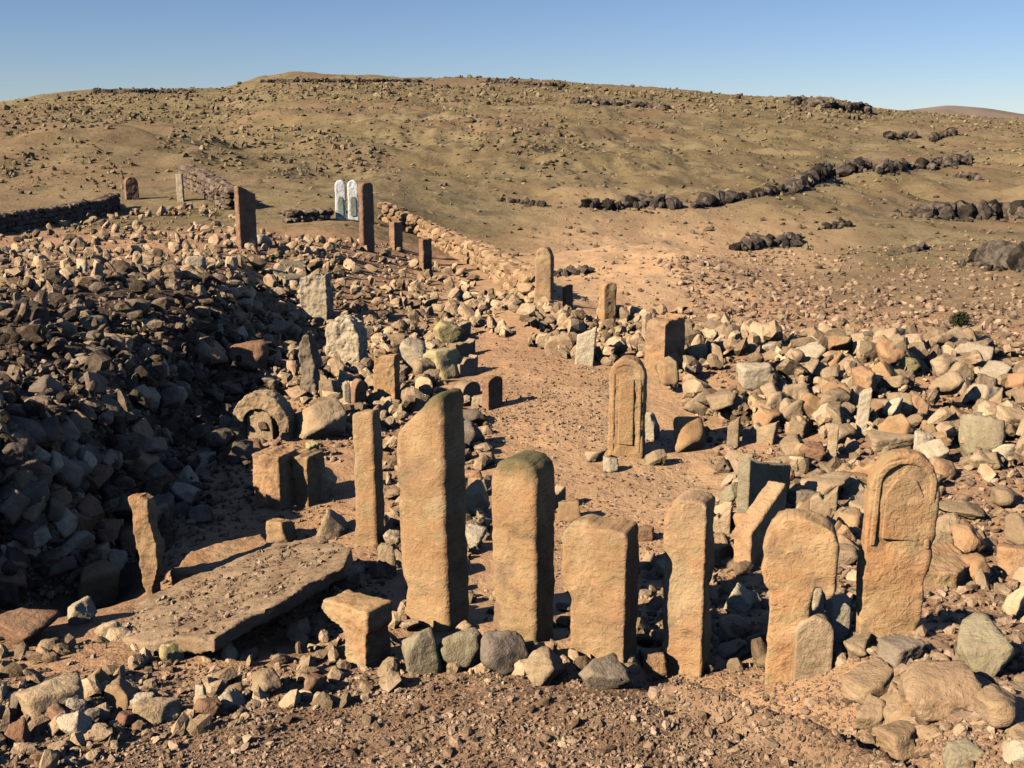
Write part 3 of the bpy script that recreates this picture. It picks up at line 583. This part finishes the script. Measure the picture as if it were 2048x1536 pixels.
R('pale upright chip right of the long knobbly rock', 449, 1326, 26, 34, 'pale', 'blocky')
R('yellow-faced block with purple shaded side in front left', 508, 1310, 42, 42, 'ochre', 'blocky', -25, short='the yellow-faced front block')
R('flat tan stone below the yellow-faced front block', 552, 1326, 52, 30, 'tan', 'slab')
R('white-grey pointed stone in front of the long slab', 650, 1310, 34, 30, 'pale', 'wedge', short='the white-grey pointed stone')
R('yellowish knobble below the near end of the long slab', 573, 1250, 32, 28, 'yellow', 'angular')
R('pinkish chip left of the white-grey pointed stone', 610, 1306, 18, 34, 'pale', 'long')
R('brown lump right of the white-grey pointed stone', 697, 1294, 42, 36, 'tan', 'rounded')
R('grey-purple stone under the yellow-faced front block', 471, 1332, 24, 26, 'grey', 'rounded')
R('pinkish lump at the foot of the long knobbly rock', 424, 1346, 28, 36, 'tan', 'angular')
R('grey rock between broken pedestal and thin weathered post', 800, 1160, 46, 40, 'grey', 'slab')
R('pale rock at right foot of the thin weathered post', 853, 1140, 26, 54, 'tan', 'long', 20)
R('stacked pale rocks behind the thin weathered post', 861, 1100, 24, 28, 'pale', 'angular')
R('small stone propped under the mushroom-stone gap at right', 1352, 1180, 16, 20, 'pale', 'angular')
R('greenish rock at left of the upright green block', 1303, 1050, 30, 44, 'green', 'angular')
R('low tan rock at far right edge beneath the olive rock', 1668, 1050, 50, 34, 'tan', 'angular')

# ------------------------------------------------------------------ scattered rubble
def in_poly(px, py, poly):
    c = np.zeros(len(px), bool); n = len(poly)
    for i in range(n):
        (x0, y0), (x1, y1) = poly[i], poly[i - 1]
        if y0 == y1: continue
        c ^= ((y0 > py) != (y1 > py)) & (px < (x1 - x0) * (py - y0) / (y1 - y0) + x0)
    return c
def scatter(poly, n, lo, hi, pw=2.2, up=0.0, clump=0.0):       # stones strewn over the patch of ground seen inside an outline; sizes in metres
    P = np.array(poly, float); px, py = [], []
    while len(px) < n:
        a = rng.uniform(P[:, 0].min(), P[:, 0].max(), 4 * n); b = rng.uniform(P[:, 1].min(), P[:, 1].max(), 4 * n); k = in_poly(a, b, poly)
        px.extend(a[k]); py.extend(b[k])
    x, y, z, ok = at(np.array(px[:n]), np.array(py[:n])); s = lo + (hi - lo) * rng.uniform(0, 1, n) ** pw
    z = z + rng.uniform(0, 1, n) ** 2 * up
    if clump: ok = ok & (fbm(x * 0.8, y * 0.8, 61, 3) + rng.normal(0, 0.12, n) > -0.25 + 0.3 * clump)
    r = np.stack([x, y, z, s], -1)[ok]; return r
HEAPS = [
    ('bank', scatter([(-80, 900), (200, 800), (348, 765), (480, 735), (640, 755), (725, 800), (705, 960), (600, 1085), (480, 1140), (348, 1180), (-80, 1330)], 3400, 0.04, 0.32, 2.8, 0.22)),
    ('far left field', scatter([(60, 780), (200, 690), (348, 668), (510, 655), (650, 645), (700, 690), (860, 700), (975, 745), (935, 830), (905, 915), (800, 945), (705, 880), (620, 762), (470, 760), (348, 775)], 3000, 0.06, 0.32, 2.6, 0.10)),
    ('heap by the path', scatter([(935, 775), (1040, 768), (1130, 820), (1165, 862), (1095, 852), (1000, 822), (940, 800)], 700, 0.08, 0.36, 1.9, 0.18, 0.5)),
    ('heap by the path', scatter([(1090, 800), (1250, 790), (1340, 820), (1250, 860), (1190, 850)], 420, 0.08, 0.32, 2.2, 0.1)),
    ('right rubble band', scatter([(1190, 840), (1260, 815), (1400, 830), (1520, 822), (1690, 850), (2000, 890), (2000, 1010), (1690, 1000), (1560, 965), (1400, 955), (1270, 930), (1215, 890)], 2600, 0.05, 0.42, 2.3, 0.2, 0.25)),
    ('right slope', scatter([(1270, 960), (1560, 965), (1700, 1000), (2100, 1010), (2100, 1250), (1690, 1200), (1560, 1100), (1420, 1060), (1300, 1030)], 900, 0.04, 0.34, 2.5, 0, 0.5)),
    ('front left rubble', scatter([(-80, 1280), (348, 1215), (480, 1212), (640, 1222), (760, 1225), (890, 1262), (860, 1290), (700, 1320), (520, 1360), (348, 1410), (-80, 1560)], 1000, 0.03, 0.17, 2.6)),
    ('foot of the front row', scatter([(740, 1110), (860, 1080), (1000, 1150), (1100, 1180), (1480, 1200), (1480, 1250), (1200, 1262), (900, 1262), (740, 1235)], 420, 0.03, 0.18, 2.6)),
    ('edge of the path', scatter([(840, 900), (930, 880), (985, 920), (990, 1050), (960, 1130), (850, 1110)], 330, 0.05, 0.26, 2.0, 0.05)),
    ('right slope', scatter([(1275, 985), (1480, 960), (1475, 1125), (1300, 1115)], 200, 0.05, 0.30, 2.0, 0.03)),
    ('foot of the front row', scatter([(1170, 1110), (1470, 1100), (1490, 1240), (1200, 1240)], 240, 0.04, 0.22, 2.4)),
    ('far edge', scatter([(1290, 790), (1480, 790), (1690, 820), (2100, 860), (2100, 900), (1690, 850), (1400, 840)], 220, 0.05, 0.22, 2.6)),
    ('bedrock corner', scatter([(1440, 1240), (1700, 1200), (2100, 1260), (2100, 1560), (1480, 1560), (1500, 1350)], 90, 0.03, 0.2, 3.0)),
]
heap = np.concatenate([h for _, h in HEAPS]); where = sum([[w] * len(h) for w, h in HEAPS], [])
hx, hy, hd = project(heap[:, 0], heap[:, 1], heap[:, 2]); size_px = heap[:, 3] * F_PX / hd
seen = (hx > PIC[0] + 4) & (hx < PIC[2] - 4) & (hy > PIC[1]) & (hy < PIC[3] - 3); score = np.where(seen, size_px, 0)
order = np.argsort(-score); N_IND = 296 - N_ROCK[0]; big = order[:N_IND]; rest = order[N_IND:]
MAT_OF = {'bank': ['slate', 'slate', 'slate', 'grey', 'brown', 'tan', 'pale'], 'far left field': ['grey', 'tan', 'pale', 'brown', 'tan'], 'heap by the path': ['pale', 'tan', 'pale', 'tan', 'grey'],  # bank: mostly dark stone to paint in its shade, pale for lit tips
          'front left rubble': ['tan', 'grey', 'brown', 'ochre', 'pale']}
COLWORD = {'slate': 'dark brown', 'grey': 'grey-brown', 'tan': 'tan', 'brown': 'red-brown', 'pale': 'cream', 'ochre': 'ochre', 'green': 'grey-green', 'orange': 'orange', 'yellow': 'yellow'}
KWORD = {'angular': 'jagged', 'blocky': 'squarish', 'wedge': 'wedge-shaped', 'slab': 'flat', 'rounded': 'rounded', 'long': 'longish'}
PLACE = {'bank': 'on the left bank', 'far left field': 'in the left rubble field', 'heap by the path': 'in the path heap', 'right rubble band': 'in the right rubble band', 'right slope': 'on the right slope',
         'front left rubble': 'in the front left rubble', 'foot of the front row': 'at the foot of the front row', 'edge of the path': 'at the path edge', 'far edge': 'at the far right edge', 'bedrock corner': 'at lower right'}
made = []
for i in big:
    w = where[i]; m = random.choice(MAT_OF.get(w, ['tan', 'tan', 'ochre', 'tan', 'pale', 'orange'])); kd = random.choice(KINDS); j = random.randrange(5)
    s = heap[i, 3]; f = {'slab': 0.45, 'long': 0.6}.get(kd, 0.75); hz = 0.5 * s * f * random.uniform(0.85, 1.15)
    o = link('rock', hi_mesh(kd, j, m), (heap[i, 0], heap[i, 1], heap[i, 2] + hz * 0.55))
    o.scale = (0.5 * s * (1.25 if kd == 'long' else 1), 0.5 * s * random.uniform(0.65, 0.95), hz)
    o.rotation_euler = (random.gauss(0, .45), random.gauss(0, .45), random.uniform(0, 6.28))
    best = min(LAND, key=lambda L: math.hypot(L[1] - hx[i], (L[2] - hy[i]) * 1.2)); dx, dy = hx[i] - best[1], hy[i] - best[2]
    dist = math.hypot(dx, dy); near = 'just ' if dist < 45 else '' if dist < 110 else 'well '
    rel = ('right of ' if dx > 0 else 'left of ') if abs(dx) > abs(dy) else ('below ' if dy > 0 else 'above ')
    sz = 'big' if size_px[i] > 60 else 'small' if size_px[i] < 32 else 'medium'
    made.append((o, '%s %s %s rock %s, %s%s%s' % (sz, COLWORD[m], KWORD[kd], PLACE[w], near, rel, best[0]), w, hx[i], hy[i]))
by_label = {}
for t in made: by_label.setdefault(t[1], []).append(t)
for lab, ts in by_label.items():
    if len(ts) == 2:                 # tell a look-alike pair apart by which lies nearer
        ts.sort(key=lambda t: -t[4]); ts = [(ts[0][0], 'nearer ' + lab), (ts[1][0], 'farther ' + lab)]
    elif len(ts) > 2:
        ts.sort(key=lambda t: t[3]); names = ['leftmost ', 'middle ', 'rightmost '] if len(ts) == 3 else None
        ts = [(t[0], (names[q] if names else '') + lab) for q, t in enumerate(ts)]
    else: ts = [(ts[0][0], lab)]
    for o, l in ts:
        for p in list(PLACE.values()):
            if len(l.split()) > 16: l = l.replace(' ' + p + ',', '')
        tag(o, l, 'rock', 'loose rocks lying in the rubble field')

def half(s): return np.stack([0.5 * s, 0.5 * s * rng.uniform(0.35, 0.9, len(s)), 0.5 * s * rng.uniform(0.3, 0.85, len(s))], -1)
P = heap[rest]; hs = half(P[:, 3]); C0 = P[:, :3].copy(); C0[:, 2] += hs[:, 2] * 0.5; mid = size_px[rest] > 9
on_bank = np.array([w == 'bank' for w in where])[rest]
for sel, m in ((~on_bank, 'mixed'), (on_bank, 'bankshade')):
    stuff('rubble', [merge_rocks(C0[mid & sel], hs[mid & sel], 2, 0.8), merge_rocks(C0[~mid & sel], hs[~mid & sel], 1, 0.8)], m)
# gravel underfoot
g = [scatter([(1050, 650), (1320, 650), (1500, 790), (1200, 800), (1060, 780)], 1500, 0.02, 0.14, 4.5), scatter([(1200, 720), (1690, 690), (1690, 850), (1300, 830)], 6000, 0.02, 0.2, 4.5), scatter([(-60, 1265), (600, 1235), (900, 1262), (1200, 1275), (1480, 1262), (1560, 1330), (2100, 1330), (2100, 1600), (-60, 1600)], 11000, 0.008, 0.075, 5, 0, 0.3), scatter([(-60, 1290), (600, 1250), (900, 1262), (1200, 1262), (1480, 1240), (1560, 1300), (1900, 1330), (1900, 1500), (-60, 1500)], 42000, 0.006, 0.032, 2.6),
     scatter([(950, 900), (1150, 860), (1260, 1000), (1450, 1200), (1200, 1250), (950, 1050)], 5000, 0.008, 0.05, 3.5), scatter([(960, 800), (1030, 830), (1160, 870), (1200, 960), (960, 960)], 2000, 0.012, 0.05, 3), scatter([(520, 1060), (860, 1010), (860, 1220), (560, 1220)], 1600, 0.012, 0.06, 2.5),
     scatter([(-60, 900), (200, 810), (348, 770), (640, 760), (900, 930), (600, 1085), (348, 1200), (-60, 1280)], 7000, 0.03, 0.10, 2.2), scatter([(1200, 850), (1700, 850), (2100, 900), (2100, 1330), (1550, 1330), (1300, 1010)], 11000, 0.015, 0.11, 2.8)]
sp = np.stack([rng.uniform(470, 800, 5000), rng.uniform(1085, 1215, 5000)]); k = in_poly(sp[0], sp[1], [(478, 1206), (585, 1148), (700, 1096), (765, 1088), (796, 1100), (715, 1158), (628, 1208), (540, 1216)])
xs_, ys_, zs_ = on_slab(sp[0][k], sp[1][k]); g.append(np.stack([xs_, ys_, zs_ - 0.006, 0.010 + 0.05 * rng.uniform(0, 1, k.sum()) ** 5], -1))
g = np.concatenate(g); hs = half(g[:, 3]); g[:, 2] += hs[:, 2] * 0.4
stuff('gravel', [merge_rocks(g[:, :3], hs, 1)], 'gravel')
# stones strewn over the hillside
n = 64000; t = rng.uniform(-0.85, 0.85, n); yy = 30 + 122 * rng.uniform(0, 1, n) ** 0.75; xx = t * yy
keep = fbm(xx / 9, yy / 9, 51) + 0.25 * rng.normal(0, 1, n) > 0.07; xx, yy = xx[keep], yy[keep]
s = (0.055 + 0.33 * rng.uniform(0, 1, len(xx)) ** 4.5) * (0.45 + yy / 100); hs = half(s); hs[:, 2] *= 0.75; zz = gland(xx, yy) + hs[:, 2] * 0.45
packs = [merge_rocks(np.stack([xx, yy, zz], -1), hs, 1)]
for poly, n in (([(545, 575), (560, 548), (720, 545), (860, 560), (870, 600), (760, 612), (620, 596)], 700), ([(930, 560), (960, 540), (1090, 545), (1120, 590), (1040, 600)], 220), ([(348, 590), (430, 560), (520, 585), (520, 630), (348, 640)], 260),
                ([(690, 492), (1000, 490), (1300, 505), (1480, 520), (1480, 545), (1100, 520), (700, 510)], 1100), ([(348, 520), (520, 505), (690, 500), (690, 530), (348, 560)], 520)):
    q = scatter(poly, n, 0.12, 0.75, 2.6); q[:, 3] *= q[:, 1] / 100; hs = half(q[:, 3]); q[:, 2] += hs[:, 2] * 0.4; packs.append(merge_rocks(q[:, :3], hs, 1, 0.7))
stuff('scree', packs, 'scree')

# ------------------------------------------------------------------ dark rock outcrops on the hillside
LOOSE = []
def outcrop(label, x0, y0, x1, y1, n, s_px, mat='outcrop', group='dark rock outcrops on the hillside'):
    n = int(n * 1.5); f = np.linspace(0, 1, n); x, y, z, ok = at(x0 + (x1 - x0) * f, y0 + (y1 - y0) * f); _, _, dep = project(x, y, z)
    s = 1.0 * s_px * dep / F_PX; Q = [(x[0], y[0], s[0])]
    for k in range(1, n):            # keep the streak unbroken over dips in the slope
        g = math.hypot(x[k] - x[k - 1], y[k] - y[k - 1]); m = max(1, int(g / (0.22 * s[k])))
        Q += [(x[k - 1] + (x[k] - x[k - 1]) * q / m, y[k - 1] + (y[k] - y[k - 1]) * q / m, s[k]) for q in range(1, m + 1)]
    Q = np.array(Q); n = len(Q); sz = Q[:, 2] * rng.uniform(0.45, 1.25, n)
    X = Q[:, 0] + rng.normal(0, 0.1, n) * Q[:, 2]; Y = Q[:, 1] + rng.normal(0, 0.3, n) * Q[:, 2]; Z = gland(X, Y)
    k = rng.integers(0, n, 2 * n); LOOSE.append(np.stack([Q[k, 0] + rng.normal(0, 0.8, 2 * n) * Q[k, 2], Q[k, 1] + rng.normal(0, 1.1, 2 * n) * Q[k, 2], Q[k, 2] * (0.12 + 0.45 * rng.uniform(0, 1, 2 * n) ** 2.5)], -1))
    hs = np.stack([0.55 * sz, 0.5 * sz, 0.5 * sz * rng.uniform(0.4, 1.3, n)], -1); c = np.array([X.mean(), Y.mean(), Z.min()])
    V, Fc = merge_rocks(np.stack([X, Y, Z + hs[:, 2] * 0.45], -1) - c, hs, 2, 0.9, ['angular', 'slab', 'wedge'])
    o = link('rock_outcrop', mk_mesh('rock_outcrop', V, Fc, MAT[mat]), c); tag(o, label, 'rock outcrop', group)
O = outcrop
O('dark rock outcrop at left end of the ledge line across the hillside', 1115, 652, 1232, 650, 34, 15)
O('dark outcrop of upright rocks second from the left in the ledge line', 1262, 652, 1312, 640, 22, 18)
O('scattered brown rocks in the ledge line left of its highest clump', 1320, 640, 1385, 630, 22, 11)
O('large black and white clump at the middle of the ledge line', 1385, 632, 1432, 606, 34, 18)
O('black rounded outcrop right of the black and white clump', 1442, 612, 1478, 600, 16, 17)
O('long purple-brown outcrop at the right end of the ledge line', 1495, 606, 1612, 594, 46, 14)
O('thin low outcrop below the right end of the ledge line', 1595, 612, 1628, 616, 10, 9)
O('black and white outcrop alone on the middle slope', 1310, 706, 1396, 698, 26, 15)
O('black ledge with deep shade at the right edge of the hillside', 1552, 664, 1700, 664, 60, 24)
O('large dark boulder outcrop at right edge above the sandy plain', 1642, 722, 1712, 738, 24, 36)
O('small purple outcrop left of two below the distant hill', 1510, 562, 1544, 560, 14, 9)
O('small purple outcrop right of two below the distant hill', 1566, 564, 1596, 556, 14, 9)
O('dark crag breaking the skyline at the right shoulder of the hill', 1380, 516, 1486, 528, 46, 12)
O('dark rocky streak just under the skyline right of centre', 1100, 515, 1222, 522, 40, 9)
O('low rock line along the top of the hill right of centre', 985, 488, 1090, 494, 26, 6)
O('brown rocky rim along the highest part of the skyline', 690, 488, 900, 488, 40, 5)
O('dark rocks on the left shoulder of the skyline', 470, 502, 600, 502, 28, 6)
O('small dark rock on the slope right of the ledge outcrops', 1430, 678, 1458, 676, 8, 9)
O('flat dark ledge beside the tall far round-topped stone', 1072, 742, 1122, 736, 18, 11)
O('small dark rocks on the sand below the ledge line', 1000, 644, 1060, 650, 14, 7)
O('dark rock pair on the slope at lower right of the hillside', 1538, 710, 1562, 706, 8, 11)

q = np.concatenate(LOOSE); hs = half(q[:, 2]); stuff('scree', [merge_rocks(np.stack([q[:, 0], q[:, 1], gland(q[:, 0], q[:, 1]) + 0.4 * hs[:, 2]], -1), hs, 1, 0.8)], 'outcrop')

# ------------------------------------------------------------------ dry-stone walls
def wall(label, line, h, thick, stone_m, mat, short=None, pix=True):
    pts = [np.array(at1(*p)) for p in line] if pix else [np.array([x, y, float(gland(x, y))]) for x, y in line]
    P, S = [], []; c0 = pts[0]
    for a, b in zip(pts[:-1], pts[1:]):
        L = np.linalg.norm((b - a)[:2]); k = max(2, int(L / (stone_m * 0.8)))
        nrm = np.array([-(b - a)[1], (b - a)[0]]) / L
        for q in range(k):
            for row in range(max(1, round(h / (stone_m * 0.62)))):
                for side in (-1, 1):
                    f = (q + 0.5 * (row % 2) + random.uniform(-.15, .15)) / k; xy = a[:2] + (b - a)[:2] * f + nrm * side * thick * 0.27
                    P.append((xy[0], xy[1], float(gland(xy[0], xy[1])) + (row + 0.35) * stone_m * 0.62)); S.append((stone_m * random.uniform(.45, .62), stone_m * random.uniform(.4, .6), stone_m * random.uniform(.32, .42)))
    V, Fc = merge_rocks(np.array(P) - c0, np.array(S), 2, 0.12, ['blocky', 'slab', 'angular'])
    o = link('stone_wall', mk_mesh('stone_wall', V, Fc, MAT[mat]), c0); tag(o, label, 'stone wall', 'dry-stone walls')
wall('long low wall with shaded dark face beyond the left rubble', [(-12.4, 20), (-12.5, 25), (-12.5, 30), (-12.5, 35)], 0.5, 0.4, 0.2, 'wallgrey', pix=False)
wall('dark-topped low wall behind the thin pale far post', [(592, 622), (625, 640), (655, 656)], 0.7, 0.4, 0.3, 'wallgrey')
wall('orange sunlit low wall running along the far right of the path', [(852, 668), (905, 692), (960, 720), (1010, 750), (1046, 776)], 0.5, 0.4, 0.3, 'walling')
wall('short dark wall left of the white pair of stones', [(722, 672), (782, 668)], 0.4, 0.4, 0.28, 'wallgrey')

# ------------------------------------------------------------------ the one dark shrub
def shrub(label, px, py, h_px):
    x, y, z = at1(px, py); _, _, dep = project(x, y, z); h = h_px * dep / F_PX; r = random.Random(5)
    N = Nodes('dark_leaf'); lm = N.done(N.mix(N.noise(30, 2), (0.018, 0.022, 0.010), (0.05, 0.055, 0.022))); V, Fc = [], []
    for _ in range(900):
        d = Vector((r.gauss(0, 1), r.gauss(0, 1), r.gauss(0, 1))).normalized() * r.uniform(0.05, 1.25) ** 0.6 * (0.75 + 0.5 * mnoise.noise(Vector((r.random(), 3.1, 0)))); c = Vector((d.x * h * 0.55, d.y * h * 0.5, h * 0.52 + d.z * h * 0.46))
        u = Vector((r.gauss(0, 1), r.gauss(0, 1), r.gauss(0, 1))).normalized(); w = u.orthogonal().normalized(); s = h * r.uniform(0.05, 0.1); k = len(V)
        V += [c - u * s, c + w * s * 0.45, c + u * s, c - w * s * 0.45]; Fc.append((k, k + 1, k + 2, k + 3))
    root = link('shrub', mk_mesh('foliage', np.array(V), np.array(Fc), lm), (x, y, z)); tag(root, label, 'shrub')
    bm = bmesh.new(); bmesh.ops.create_cone(bm, segments=7, radius1=h * 0.05, radius2=h * 0.02, depth=h * 0.6); me = bpy.data.meshes.new('stem'); bm.to_mesh(me); bm.free(); me.materials.append(MAT['grey'])
    link('stem', me, (0, 0, h * 0.2), root)
shrub('single small dark green shrub beyond the right rubble band', 1604, 812, 26)
